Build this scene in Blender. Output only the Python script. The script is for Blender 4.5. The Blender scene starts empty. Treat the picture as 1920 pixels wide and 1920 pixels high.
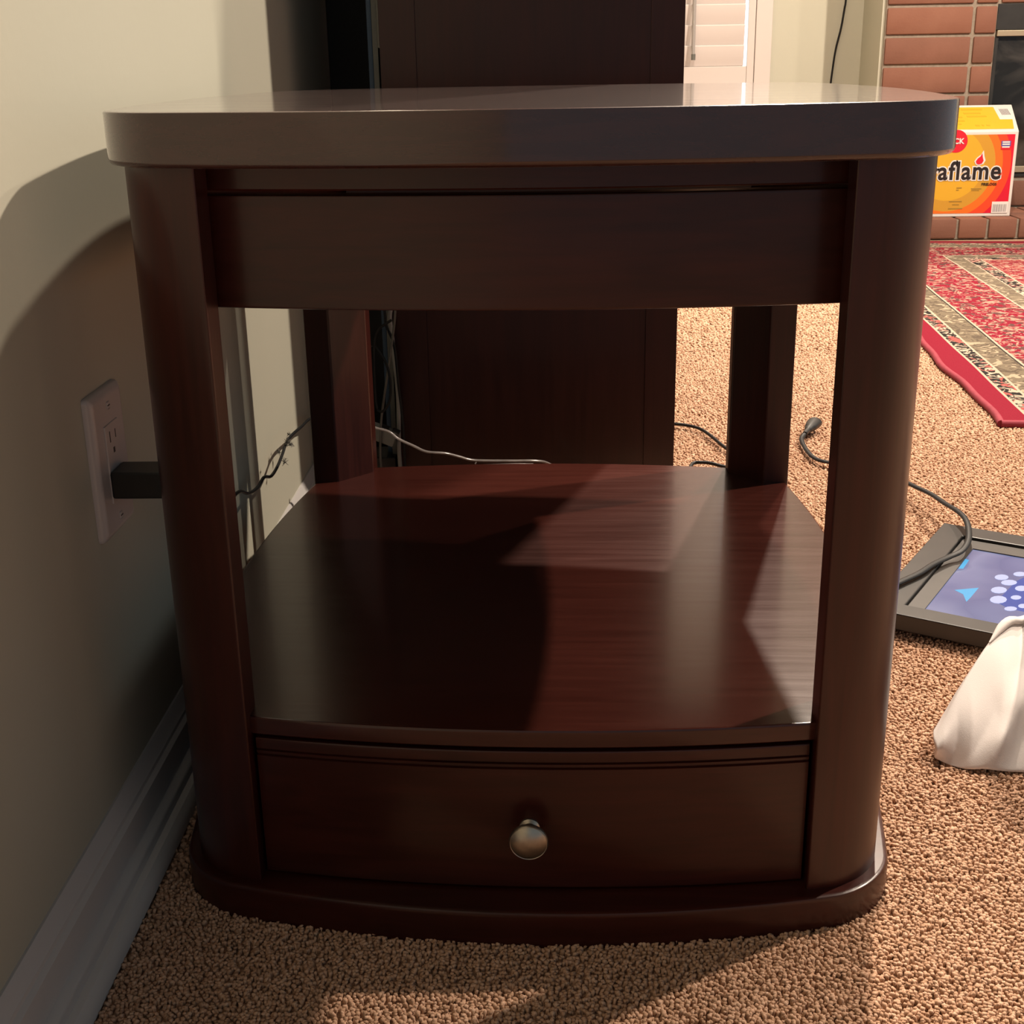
import bpy, bmesh, math, random
import numpy as np
from mathutils import Vector, Matrix, noise

random.seed(7)
scene = bpy.context.scene
C = scene.collection

# ------------------------------------------------------------------ camera
F_PX = 2407.0                       # focal length in pixels of a 1920 px frame
CAM_H = 0.68
_n = Vector((118.0, 6840.0, F_PX)).normalized()            # straight down, in lens axes (x right, y down, z ahead)
_d = Vector((74.0, -849.0, F_PX)); _d = (_d - _n * _d.dot(_n)).normalized()   # along the long wall
_r = _d.cross(-_n)
if _r.x < 0: _r = -_r
M_CAM = Matrix((_r, _d, -_n))       # lens axes -> world
cam_data = bpy.data.cameras.new('camera')
cam_data.sensor_width = 36.0
cam_data.lens = F_PX / 1920.0 * 36.0
cam_data.clip_start = 0.02
cam = bpy.data.objects.new('camera', cam_data)
C.objects.link(cam)
c0, c1, c2 = M_CAM.col[0], M_CAM.col[1], M_CAM.col[2]
cam.matrix_world = Matrix(((c0[0], -c1[0], -c2[0], 0.0),
                           (c0[1], -c1[1], -c2[1], 0.0),
                           (c0[2], -c1[2], -c2[2], CAM_H),
                           (0, 0, 0, 1)))
scene.camera = cam

# ------------------------------------------------------------------ world and lamps
world = bpy.data.worlds.new('world'); scene.world = world
world.use_nodes = True
world.node_tree.nodes['Background'].inputs[0].default_value = (0.74, 0.90, 1.0, 1)
world.node_tree.nodes['Background'].inputs[1].default_value = 0.30

def ceiling_lamp(name, loc, power, color=(1.0, 0.84, 0.68), radius=0.045, aim=None, cone=120):
    l = bpy.data.lights.new(name, 'SPOT'); l.energy = power; l.color = color; l.shadow_soft_size = radius
    l.spot_size = math.radians(168); l.spot_blend = .25
    o = bpy.data.objects.new(name, l); o.location = loc; C.objects.link(o)
    if aim is not None:
        l.spot_size = math.radians(cone); l.spot_blend = .5
        o.rotation_euler = (Vector(aim) - Vector(loc)).to_track_quat('-Z', 'Y').to_euler()
    return o
ceiling_lamp('recessed_lamp', (2.70, 2.50, 3.35), 830)
ceiling_lamp('recessed_lamp', (1.05, 4.43, 3.35), 920, aim=(.35, 1.1, 0.0), cone=112)
ceiling_lamp('recessed_lamp', (0.71, 2.65, 3.35), 400)
ceiling_lamp('recessed_lamp', (2.70, 3.75, 3.35), 200, aim=(1.0, 2.2, 0.0), cone=135)

vs = scene.view_settings
vs.view_transform = 'Standard'
vs.look = 'None'
vs.exposure = 0.0
vs.gamma = 1.0
vs.use_curve_mapping = False

# ------------------------------------------------------------------ helpers
def ray(px, py): return M_CAM @ Vector((px - 960.0, py - 960.0, F_PX))
def on_z(px, py, z=0.0):
    r = ray(px, py); return Vector((0, 0, CAM_H)) + r * ((z - CAM_H) / r.z)
def on_y(px, py, y):
    r = ray(px, py); return Vector((0, 0, CAM_H)) + r * (y / r.y)
def on_x(px, py, x):
    r = ray(px, py); return Vector((0, 0, CAM_H)) + r * (x / r.x)

def obj(name, verts, faces, mat=None, parent=None, smooth=None, label=None):
    me = bpy.data.meshes.new(name)
    me.from_pydata([tuple(v) for v in verts], [], [tuple(f) for f in faces])
    me.validate(); me.update()
    bm = bmesh.new(); bm.from_mesh(me)
    bmesh.ops.recalc_face_normals(bm, faces=bm.faces)
    bm.to_mesh(me); bm.free()
    return link(name, me, mat, parent, smooth, label)

def link(name, me, mat=None, parent=None, smooth=None, label=None):
    if smooth is not None:
        me.shade_smooth(); me.set_sharp_from_angle(angle=math.radians(smooth))
    if mat is not None:
        me.materials.clear(); me.materials.append(mat)
    o = bpy.data.objects.new(name, me); C.objects.link(o)
    if parent is not None: o.parent = parent
    if smooth is not None and smooth <= 45:
        w = o.modifiers.new('weighted_normals', 'WEIGHTED_NORMAL'); w.keep_sharp = True; w.weight = 60
    if label: o['label'] = label
    return o

def thing(name, label, cat, loc=(0, 0, 0), rz=0.0, group=None):
    o = bpy.data.objects.new(name, None); C.objects.link(o)
    o.empty_display_size = 0.05
    o.location = loc; o.rotation_euler = (0, 0, rz)
    o['label'] = label; o['category'] = cat
    if group: o['group'] = group
    return o

def tag(o, label, cat, group=None):
    o['label'] = label; o['category'] = cat
    if group: o['group'] = group
    return o

def struct(o): o['kind'] = 'structure'; return o

def box_mesh(x0, x1, y0, y1, z0, z1, bev=0.0, seg=2):
    bm = bmesh.new()
    bmesh.ops.create_cube(bm, size=1.0)
    for v in bm.verts:
        v.co = Vector((x0 + (v.co.x + .5) * (x1 - x0), y0 + (v.co.y + .5) * (y1 - y0), z0 + (v.co.z + .5) * (z1 - z0)))
    if bev > 0:
        bmesh.ops.bevel(bm, geom=list(bm.edges), offset=bev, segments=seg, profile=0.5, affect='EDGES')
    me = bpy.data.meshes.new('box'); bm.to_mesh(me); bm.free()
    return me

def box(name, x0, x1, y0, y1, z0, z1, mat, parent=None, bev=0.0, seg=2, label=None):
    me = box_mesh(x0, x1, y0, y1, z0, z1, bev, seg); me.name = name
    return link(name, me, mat, parent, 40 if bev > 0 else None, label)

def loft(rings, closed=True, caps=True):
    n = len(rings[0]); V = []; Fc = []
    for r in rings: V += [tuple(p) for p in r]
    m = n if closed else n - 1
    for i in range(len(rings) - 1):
        for j in range(m):
            a = i * n + j; b = i * n + (j + 1) % n
            Fc.append((a, b, b + n, a + n))
    if caps:
        Fc.append(tuple(range(n - 1, -1, -1)))
        Fc.append(tuple(range((len(rings) - 1) * n, len(rings) * n)))
    return V, Fc

def smooth_path(pts, k=6):
    pts = [Vector(p) for p in pts]
    P = [pts[0] * 2 - pts[1]] + pts + [pts[-1] * 2 - pts[-2]]
    out = []
    for i in range(1, len(P) - 2):
        p0, p1, p2, p3 = P[i - 1], P[i], P[i + 1], P[i + 2]
        for s in range(k):
            t = s / k
            out.append(0.5 * ((2 * p1) + (p2 - p0) * t + (2 * p0 - 5 * p1 + 4 * p2 - p3) * t * t + (3 * p1 - p0 - 3 * p2 + p3) * t ** 3))
    out.append(pts[-1])
    return out

def tube(name, pts, rad, mat, parent=None, k=6, n=8, flat=1.0, label=None, radf=None):
    P = smooth_path(pts, k) if k > 1 else [Vector(p) for p in pts]
    rings = []
    for i, p in enumerate(P):
        t = (P[min(i + 1, len(P) - 1)] - P[max(i - 1, 0)]).normalized()
        up = Vector((0, 0, 1)) if abs(t.z) < .92 else Vector((0, 1, 0))
        s = t.cross(up).normalized(); u = s.cross(t).normalized()
        r = rad * (radf(i / (len(P) - 1)) if radf else 1.0)
        rings.append([p + (s * math.cos(a) * r * flat + u * math.sin(a) * r) for a in [2 * math.pi * q / n for q in range(n)]])
    V, Fc = loft(rings)
    return obj(name, V, Fc, mat, parent, 60, label)

def lathe_y(name, prof, mat, parent=None, n=40, center=(0, 0, 0)):
    """prof: (radius, y); turned about the y axis"""
    cx, cy, cz = center
    rings = [[(cx + r * math.cos(2 * math.pi * q / n), cy + y, cz + r * math.sin(2 * math.pi * q / n)) for q in range(n)] for r, y in prof]
    V, Fc = loft(rings)
    return obj(name, V, Fc, mat, parent, 40)

# ------------------------------------------------------------------ materials
ALB = 0.75      # overall paint reflectance
def new_mat(name, color=(.8, .8, .8), rough=.5, metal=0.0, spec=.5, coat=0.0, coat_rough=.1):
    m = bpy.data.materials.new(name); m.use_nodes = True
    b = m.node_tree.nodes['Principled BSDF']
    b.inputs['Base Color'].default_value = (*[k * ALB for k in color], 1)
    b.inputs['Roughness'].default_value = rough
    b.inputs['Metallic'].default_value = metal
    b.inputs['Specular IOR Level'].default_value = spec
    b.inputs['Coat Weight'].default_value = coat
    b.inputs['Coat Roughness'].default_value = coat_rough
    return m
def nd(m, t, **kw):
    n = m.node_tree.nodes.new(t)
    for k, v in kw.items(): setattr(n, k, v)
    return n
def lk(m, a, b): m.node_tree.links.new(a, b)
def bsdf(m): return m.node_tree.nodes['Principled BSDF']
def ramp(m, stops, interp='LINEAR'):
    r = nd(m, 'ShaderNodeValToRGB'); r.color_ramp.interpolation = interp
    e = r.color_ramp.elements
    while len(e) < len(stops): e.new(0.5)
    for el, (p, c) in zip(e, stops): el.position = p; el.color = (*[k * ALB for k in c], 1)
    return r
def obj_coords(m, scale=(1, 1, 1), rot=(0, 0, 0)):
    tc = nd(m, 'ShaderNodeTexCoord'); mp = nd(m, 'ShaderNodeMapping')
    mp.inputs['Scale'].default_value = scale; mp.inputs['Rotation'].default_value = rot
    lk(m, tc.outputs['Object'], mp.inputs['Vector'])
    return mp.outputs['Vector']
def noise_tex(m, vec, scale, detail=4, rough=.55, dist=0.0):
    n = nd(m, 'ShaderNodeTexNoise')
    n.inputs['Scale'].default_value = scale; n.inputs['Detail'].default_value = detail
    n.inputs['Roughness'].default_value = rough; n.inputs['Distortion'].default_value = dist
    lk(m, vec, n.inputs['Vector']); return n
def bump(m, height, strength, dist=.001):
    b = nd(m, 'ShaderNodeBump'); b.inputs['Strength'].default_value = strength; b.inputs['Distance'].default_value = dist
    lk(m, height, b.inputs['Height']); lk(m, b.outputs['Normal'], bsdf(m).inputs['Normal'])

def wood(name, axis, dark, light, rough=.30, coat=.12, mott=3.0):
    m = new_mat(name, light, rough, 0, .32, coat, .12)
    sc = [26.0, 26.0, 26.0]; sc['xyz'.index(axis)] = 1.6
    v = obj_coords(m, tuple(sc))
    n1 = noise_tex(m, v, 4.0, 6, .6, .6)
    v2 = obj_coords(m, (1, 1, 1)); n2 = noise_tex(m, v2, mott, 3, .5)
    mx = nd(m, 'ShaderNodeMath', operation='MULTIPLY_ADD')
    lk(m, n1.outputs['Fac'], mx.inputs[0]); mx.inputs[1].default_value = .55
    ad = nd(m, 'ShaderNodeMath', operation='MULTIPLY'); lk(m, n2.outputs['Fac'], ad.inputs[0]); ad.inputs[1].default_value = .5
    lk(m, ad.outputs[0], mx.inputs[2])
    r = ramp(m, [(.30, dark), (.72, light)])
    lk(m, mx.outputs[0], r.inputs['Fac']); lk(m, r.outputs['Color'], bsdf(m).inputs['Base Color'])
    rr = nd(m, 'ShaderNodeMapRange'); lk(m, n1.outputs['Fac'], rr.inputs['Value'])
    rr.inputs['To Min'].default_value = rough - .05; rr.inputs['To Max'].default_value = rough + .08
    lk(m, rr.outputs['Result'], bsdf(m).inputs['Roughness'])
    bump(m, n1.outputs['Fac'], .035, .0006)
    return m

WD, WL = (.020, .0038, .0025), (.070, .0130, .0080)
M_WOOD_X = wood('mahogany_grain_across', 'x', WD, WL)
M_WOOD_Y = wood('mahogany_grain_deep', 'y', WD, WL)
M_WOOD_Z = wood('mahogany_grain_upright', 'z', WD, WL)
M_TOP = wood('mahogany_polished_top', 'x', (.026, .0075, .006), (.07, .020, .015), .26, 1.0)
bsdf(M_TOP).inputs['Coat Roughness'].default_value = .09
bsdf(M_TOP).inputs['Sheen Weight'].default_value = .07
bsdf(M_TOP).inputs['Sheen Roughness'].default_value = .35
bsdf(M_TOP).inputs['Sheen Tint'].default_value = (1.0, .85, .80, 1)
M_SHELF = wood('mahogany_shelf', 'x', (.035, .0085, .0062), (.075, .018, .0125), .22, .25)
M_CAB = wood('cabinet_cherry', 'z', (.020, .0045, .0032), (.052, .0115, .0075), .38, .1)

def plain_noise(name, a, b, scale, rough=.6, bump_s=0.0, bump_scale=None, dist=.001, spec=.4):
    m = new_mat(name, a, rough, 0, spec)
    v = obj_coords(m); n = noise_tex(m, v, scale, 4)
    r = ramp(m, [(.3, a), (.7, b)]); lk(m, n.outputs['Fac'], r.inputs['Fac']); lk(m, r.outputs['Color'], bsdf(m).inputs['Base Color'])
    if bump_s:
        n2 = noise_tex(m, v, bump_scale or scale, 3); bump(m, n2.outputs['Fac'], bump_s, dist)
    return m

M_WALL = plain_noise('cream_wall_paint', (.55, .535, .43), (.575, .56, .455), 1.5, .62, .10, 90, .0015)
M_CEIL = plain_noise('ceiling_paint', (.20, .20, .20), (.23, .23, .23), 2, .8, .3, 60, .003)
M_TRIM = plain_noise('white_trim_paint', (.70, .67, .65), (.74, .71, .69), 6, .35)
M_PLATE = new_mat('white_plastic', (.66, .60, .58), .32)
M_SLOT = new_mat('dark_slot', (.015, .012, .012), .6)
M_BLACKP = plain_noise('black_plastic', (.012, .012, .012), (.018, .018, .018), 40, .42)
M_CORD = new_mat('black_cord_rubber', (.010, .010, .011), .5, 0, .25)
M_GREYCORD = new_mat('grey_cable', (.12, .115, .10), .5)
M_WHITECORD = new_mat('white_cable', (.34, .33, .31), .5)
M_CLEAR = plain_noise('translucent_lamp_wire', (.20, .17, .16), (.31, .27, .255), 60, .25)
M_DUST = new_mat('grey_dust', (.20, .19, .17), .95)
M_NICKEL = plain_noise('brushed_nickel', (.46, .41, .34), (.56, .50, .42), 120, .36)
bsdf(M_NICKEL).inputs['Metallic'].default_value = 1.0

def carpet_mat(name, use_attr):
    m = new_mat(name, (.55, .33, .19), .95, 0, .1)
    v = obj_coords(m)
    n1 = noise_tex(m, v, 300, 2); n2 = noise_tex(m, v, 6, 3)
    a = nd(m, 'ShaderNodeMath', operation='MULTIPLY_ADD'); a.inputs[1].default_value = .6
    b = nd(m, 'ShaderNodeMath', operation='MULTIPLY'); b.inputs[1].default_value = .4
    lk(m, n2.outputs['Fac'], b.inputs[0])
    if use_attr:
        at = nd(m, 'ShaderNodeAttribute'); at.attribute_name = 'shade'; lk(m, at.outputs['Fac'], a.inputs[0])
    else:
        lk(m, n1.outputs['Fac'], a.inputs[0])
    lk(m, b.outputs[0], a.inputs[2])
    r = ramp(m, [(.2, (.50, .30, .19)), (.5, (.66, .405, .27)), (.85, (.78, .51, .36))])
    lk(m, a.outputs[0], r.inputs['Fac']); lk(m, r.outputs['Color'], bsdf(m).inputs['Base Color'])
    if not use_attr:
        n3 = noise_tex(m, v, 170, 4, .7); bump(m, n3.outputs['Fac'], 1.0, .012)
    return m
M_CARPET = carpet_mat('tan_carpet', False)
M_PILE = carpet_mat('tan_carpet_pile', True)

# ------------------------------------------------------------------ the room
WALL_X, FAR_Y, ROOM_X, BACK_Y, CEIL_Z = -0.38, 5.80, 4.6, -2.6, 3.45
FLOOR = struct(box('floor', WALL_X - .1, ROOM_X + .1, BACK_Y - .1, FAR_Y + .1, -.08, -.0032, M_CARPET))
struct(box('wall_left', WALL_X - .1, WALL_X, BACK_Y - .1, FAR_Y + .1, 0, CEIL_Z, M_WALL))
struct(box('ceiling', WALL_X - .1, ROOM_X + .1, BACK_Y - .1, FAR_Y + .1, CEIL_Z, CEIL_Z + .08, M_CEIL))

# far wall with a window opening
WX0, WX1, WZ0, WZ1 = -0.28, 0.86, 0.55, 2.05
far = bpy.data.meshes.new('wall_far'); bm = bmesh.new()
for (x0, x1, z0, z1) in ((WALL_X, WX0, 0, CEIL_Z), (WX1, ROOM_X, 0, CEIL_Z), (WX0, WX1, 0, WZ0), (WX0, WX1, WZ1, CEIL_Z)):
    me = box_mesh(x0, x1, FAR_Y, FAR_Y + .1, z0, z1); bm.from_mesh(me)
bm.to_mesh(far); bm.free()
struct(link('wall_far', far, M_WALL))

# baseboard of the long wall: cap, flat, bead, and the shoe moulding in front
def run_profile(name, prof, y0, y1, mat, parent=None):
    rings = [[(x, y, z) for x, z in prof] for y in (y0, y1)]
    V, Fc = loft(rings); return obj(name, V, Fc, mat, parent, 30)
W = WALL_X
prof = [(W - .002, 0), (W + .020, 0), (W + .020, .026), (W + .018, .030), (W + .0125, .034), (W + .0115, .037), (W + .0115, .060),
        (W + .0128, .0612), (W + .0128, .064), (W + .009, .067), (W + .009, .0715), (W + .006, .0755), (W + .0045, .081), (W + .002, .085), (W - .002, .085)]
bb = struct(run_profile('baseboard_left', prof, BACK_Y, FAR_Y, M_TRIM))
shoe = [(W + .018, 0), (W + .031, 0), (W + .031, .007), (W + .029, .013), (W + .0255, .0175), (W + .0205, .0195), (W + .018, .0195)]
run_profile('shoe_moulding', shoe, BACK_Y, FAR_Y, M_TRIM, bb)
struct(box('baseboard_far', WALL_X, 1.33, FAR_Y - .014, FAR_Y, 0, .085, M_TRIM))

# ------------------------------------------------------------------ carpet pile near the camera
TAB_C = Vector((-0.013, 1.256, 0.0)); TAB_YAW = math.radians(-1.35)
def make_pile():
    rng = np.random.default_rng(3)
    pts = []
    def fill(x0, x1, y0, y1, step, size):
        nx = int((x1 - x0) / step); ny = int((y1 - y0) / step)
        gx, gy = np.meshgrid(np.arange(nx), np.arange(ny))
        x = x0 + (gx + rng.uniform(-.1, 1.1, gx.shape)) * step; y = y0 + (gy + rng.uniform(-.1, 1.1, gx.shape)) * step
        pts.append(np.stack([x.ravel(), y.ravel(), np.full(x.size, size)], 1))
    fill(-.348, .62, .70, .96, .0031, 1.0)
    fill(.22, .66, .96, 1.30, .0034, 1.08)
    fill(-.348, -.27, .96, 1.65, .0048, 1.3)
    fill(.24, .80, 1.30, 1.75, .0040, 1.12)
    fill(.10, .95, 1.75, 2.30, .0047, 1.25)
    fill(.16, 1.10, 2.30, 3.10, .0055, 1.4)
    fill(.20, 1.05, 3.10, 5.06, .0080, 1.9)
    P = np.concatenate(pts)
    c, s = math.cos(TAB_YAW), math.sin(TAB_YAW)
    dx, dy = P[:, 0] - TAB_C.x, P[:, 1] - TAB_C.y
    lx, ly = dx * c + dy * s, -dx * s + dy * c
    inside = (np.abs(lx) < .322 - .265 * ly ** 2) & (np.abs(ly) < .382 - .5 * lx ** 2) & ((np.abs(lx) + np.abs(ly)) < .612)
    P = P[~inside]
    n = len(P)
    h = (.0040 + rng.uniform(-.0012, .0014, n)) * (0.6 + .4 * P[:, 2])
    w = .00155 * P[:, 2] * rng.uniform(.8, 1.25, n)
    ang = rng.uniform(0, 2 * np.pi, n)
    lean = rng.uniform(.1, .8, n) * h; la = rng.uniform(0, 2 * np.pi, n)
    V = np.zeros((n, 9, 3))
    for ring, (zz, ww, ll) in enumerate(((-.0005, 1.0, 0.0), (.80, 1.2, .6))):
        for k in range(4):
            a = ang + k * np.pi / 2 + ring * .5
            V[:, ring * 4 + k, 0] = P[:, 0] + np.cos(a) * w * ww + np.cos(la) * lean * ll
            V[:, ring * 4 + k, 1] = P[:, 1] + np.sin(a) * w * ww + np.sin(la) * lean * ll
            V[:, ring * 4 + k, 2] = (zz * h if ring else -.0005) - .0032
    V[:, 8, 0] = P[:, 0] + np.cos(la) * lean; V[:, 8, 1] = P[:, 1] + np.sin(la) * lean; V[:, 8, 2] = h - .0032
    base = np.arange(n)[:, None] * 9
    quads = np.array([[k, (k + 1) % 4, 4 + (k + 1) % 4, 4 + k] for k in range(4)])
    tris = np.array([[4 + k, 4 + (k + 1) % 4, 8] for k in range(4)])
    loops = np.concatenate([(base[:, :, None] + quads[None]).reshape(n, -1), (base[:, :, None] + tris[None]).reshape(n, -1)], 1).ravel()
    tot = np.tile(np.array([4] * 4 + [3] * 4), n)
    me = bpy.data.meshes.new('carpet_pile')
    me.vertices.add(n * 9); me.vertices.foreach_set('co', V.ravel())
    me.loops.add(len(loops)); me.loops.foreach_set('vertex_index', loops.astype(np.int32))
    me.polygons.add(len(tot)); me.polygons.foreach_set('loop_start', np.concatenate([[0], np.cumsum(tot)[:-1]]).astype(np.int32))
    me.update(calc_edges=True)
    at = me.attributes.new('shade', 'FLOAT', 'POINT')
    at.data.foreach_set('value', np.repeat(rng.uniform(0, 1, n), 9).astype(np.float32))
    me.shade_smooth()
    o = link('carpet_pile', me, M_PILE, FLOOR)
    o['kind'] = 'stuff'; o['label'] = 'short tan cut pile'
make_pile()

# ------------------------------------------------------------------ the end table
def quad_angles():
    a = list(np.linspace(0, 38, 12)) + list(np.linspace(40, 62, 24)) + list(np.linspace(64, 90, 10))
    return [math.radians(t) for t in a]
def outline(hx, hy, kx, ky, r):
    Q = []
    for t in quad_angles():
        c, s = math.cos(t), math.sin(t); lo, hi = 0.0, .7
        for _ in range(44):
            m = (lo + hi) / 2; x, y = m * c, m * s
            dx = hx - ky * y * y - x; dy = hy - kx * x * x - y
            ok = ((r - dx) ** 2 + (r - dy) ** 2 <= r * r) if (dx < r and dy < r) else (dx >= 0 and dy >= 0)
            if ok: lo = m
            else: hi = m
        Q.append((lo * c, lo * s))
    out = Q + [(-x, y) for x, y in Q[::-1][1:]]
    out += [(-x, -y) for x, y in Q[1:]]
    out += [(x, -y) for x, y in Q[::-1][1:-1]]
    return out
def slab(name, dims, prof, mat, parent):
    """prof: (inset, z) from bottom to top"""
    hx, hy, kx, ky, r = dims
    rings = [[(x, y, z) for x, y in outline(hx - d, hy - d, kx, ky, max(r - d, .004))] for d, z in prof]
    V, Fc = loft(rings); return obj(name, V, Fc, mat, parent, 35)

TB = thing('end_table', 'dark mahogany end table with bowed edges, open shelf and one knobbed drawer', 'end table', TAB_C, TAB_YAW)
BIG = (.329, .387, .50, .265, .046)
slab('tabletop', BIG, [(.0055, .6130), (.0025, .6136), (.0008, .6152), (.0, .6175), (.0, .6490), (.0004, .6500), (.0014, .6505)], M_TOP, TB)
slab('base_plinth', BIG, [(.0, -.003), (.0, .006), (.0, .0255), (.0014, .0290), (.0045, .0306)], M_WOOD_X, TB)
slab('shelf', (.314, .357, .35, .265, .040), [(.0015, .1640), (.0, .1655), (.0, .1775), (.0010, .1795), (.0025, .1800)], M_SHELF, TB)

# legs: rounded outer corner, chamfered inner corner
def leg_outline():
    inset = outline(BIG[0] - .0115, BIG[1] - .0115, BIG[2], BIG[3], BIG[4] - .008)
    n = len(quad_angles()); Q = inset[:n]
    A, Bv = .2275, .277
    out = [p for p in Q if p[0] >= A and p[1] >= Bv]
    def interp(val, idx):
        for p, q in zip(Q, Q[1:]):
            if (p[idx] - val) * (q[idx] - val) <= 0 and p[idx] != q[idx]:
                t = (val - p[idx]) / (q[idx] - p[idx]); return (p[0] + t * (q[0] - p[0]), p[1] + t * (q[1] - p[1]))
    side = interp(Bv, 1); front = interp(A, 0)
    return [side] + out + [front, (A, front[1] - .031), (side[0] - .031, Bv)]
LEG = leg_outline()
def leg(sx, sy):
    me = bpy.data.meshes.new('leg'); bm = bmesh.new()
    lo = [bm.verts.new((x * sx, y * sy, .0295)) for x, y in LEG]
    hi = [bm.verts.new((x * sx, y * sy, .6140)) for x, y in LEG]
    bm.faces.new(lo); bm.faces.new(hi); sharp = []
    for i in range(len(LEG)):
        j = (i + 1) % len(LEG); bm.faces.new((lo[i], lo[j], hi[j], hi[i]))
    bm.edges.ensure_lookup_table()
    for i in (0, len(LEG) - 3, len(LEG) - 2, len(LEG) - 1):
        e = bm.edges.get((lo[i], hi[i])); sharp.append(e)
    bmesh.ops.recalc_face_normals(bm, faces=bm.faces)
    bmesh.ops.bevel(bm, geom=sharp, offset=.0022, segments=3, profile=.5, affect='EDGES')
    bm.to_mesh(me); bm.free()
    return link('leg', me, M_WOOD_Z, TB, 30)
for sx, sy in ((-1, -1), (1, -1), (-1, 1), (1, 1)): leg(sx, sy)

def bow(name, prof, depth, k, half, mat, parent, side=None, sgn=-1, steps=24):
    """board swept along a shallow bow. prof: (offset outwards, z). side None: runs along x; 'x': runs along y"""
    rings = []
    for i in range(steps + 1):
        s = -half + 2 * half * i / steps
        r = []
        for off, z in prof:
            d = depth - k * s * s + off
            r.append((s, sgn * d, z) if side is None else (sgn * d, s, z))
        rings.append(r)
    V, Fc = loft(rings); return obj(name, V, Fc, mat, parent, 30)
def board_prof(z0, z1, th=.018, r=.0025):
    return [(-th, z0), (-r, z0), (-.0007, z0 + .0007), (0, z0 + r), (0, z1 - r), (-.0007, z1 - .0007), (-r, z1), (-th, z1)]
for sg in (-1, 1):
    bow('apron', board_prof(.5090, .5915), .334, .40, .238, M_WOOD_X, TB, None, sg)
    bow('frieze_rail', board_prof(.5945, .6145, .016, .0012), .3345, .40, .238, M_WOOD_X, TB, None, sg)
    bow('apron', board_prof(.5090, .5915), .291, .30, .290, M_WOOD_Y, TB, 'x', sg)
    bow('frieze_rail', board_prof(.5945, .6145, .016, .0012), .2925, .30, .290, M_WOOD_Y, TB, 'x', sg)
    bow('side_panel', board_prof(.0300, .1645, .014, .001), .300, .28, .285, M_WOOD_Y, TB, 'x', sg)
bow('back_panel', board_prof(.0300, .1645, .014, .001), .345, .35, .235, M_WOOD_X, TB, None, 1)
# drawer with a bead line near its upper edge
dz0, dz1 = .0325, .1605
dprof = [(-.018, dz0), (-.002, dz0), (-.0005, dz0 + .0006), (0, dz0 + .002), (0, .1440), (-.0022, .1448), (-.0022, .1458), (-.0002, .1466), (-.0002, .1486),
         (-.0024, .1492), (-.0024, .1502), (-.0004, .1508), (-.0004, dz1 - .002), (-.0010, dz1 - .0006), (-.0025, dz1), (-.018, dz1)]
DR = bow('drawer', dprof, .3555, .35, .2245, M_WOOD_X, TB, None, -1)
box('drawer_box', -.21, .21, -.33, .30, .036, .130, M_WOOD_Y, DR)
kc = (0.0, -.3555, .0905)
KN = lathe_y('knob', [(.0085, .001), (.0085, -.0015), (.0062, -.0035), (.0056, -.008), (.0066, -.0125), (.0090, -.0150), (.0135, -.0168), (.0156, -.0190), (.0160, -.0205),
                      (.0155, -.0222), (.0150, -.0228), (.0146, -.0226), (.0120, -.0245), (.0080, -.0262), (.0040, -.0270), (.0006, -.0273)], M_NICKEL, DR, 48, kc)
KN['label'] = 'brushed nickel knob'

# ------------------------------------------------------------------ wall outlet and plugged-in adapter
OUT = thing('wall_outlet', 'white duplex wall outlet on the cream wall beside the end table', 'outlet', (WALL_X, 1.0315, .3652))
def plate():
    hy, hz = .0395, .0622
    rings = []
    for d, x in ((0, -.001), (0, .0028), (.0012, .0050), (.0045, .0068), (.0075, .0074)):
        r = .004 if d < .003 else .003
        ring = []
        for cy, cz, a0 in ((1, 1, 0), (-1, 1, 90), (-1, -1, 180), (1, -1, 270)):
            for q in range(5):
                a = math.radians(a0 + q * 22.5)
                ring.append((x, cy * (hy - d - r) + r * math.cos(a), cz * (hz - d - r) + r * math.sin(a)))
        rings.append(ring)
    V, Fc = loft(rings); return obj('cover_plate', V, Fc, M_PLATE, OUT, 40)
plate()
INS = box('receptacle', .0070, .0088, -.0165, .0165, -.0335, .0335, M_PLATE, OUT, .0006)
for zc in (.0190, -.0190):
    box('slot', .0080, .00895, -.0080, -.0062, zc - .001, zc + .0085, M_SLOT, INS)
    box('slot', .0080, .00895, .0056, .0072, zc, zc + .0075, M_SLOT, INS)
    box('slot', .0080, .00895, -.0026, .0020, zc - .0115, zc - .0065, M_SLOT, INS, .0004)
for zc in (.0485, -.0485):
    s = box('screw', .0070, .0084, -.0032, .0032, zc - .0032, zc + .0032, M_PLATE, OUT, .0012, 3)
    box('screw_slot', .0078, .0086, -.0026, .0026, zc - .0005, zc + .0005, M_SLOT, s)

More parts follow.
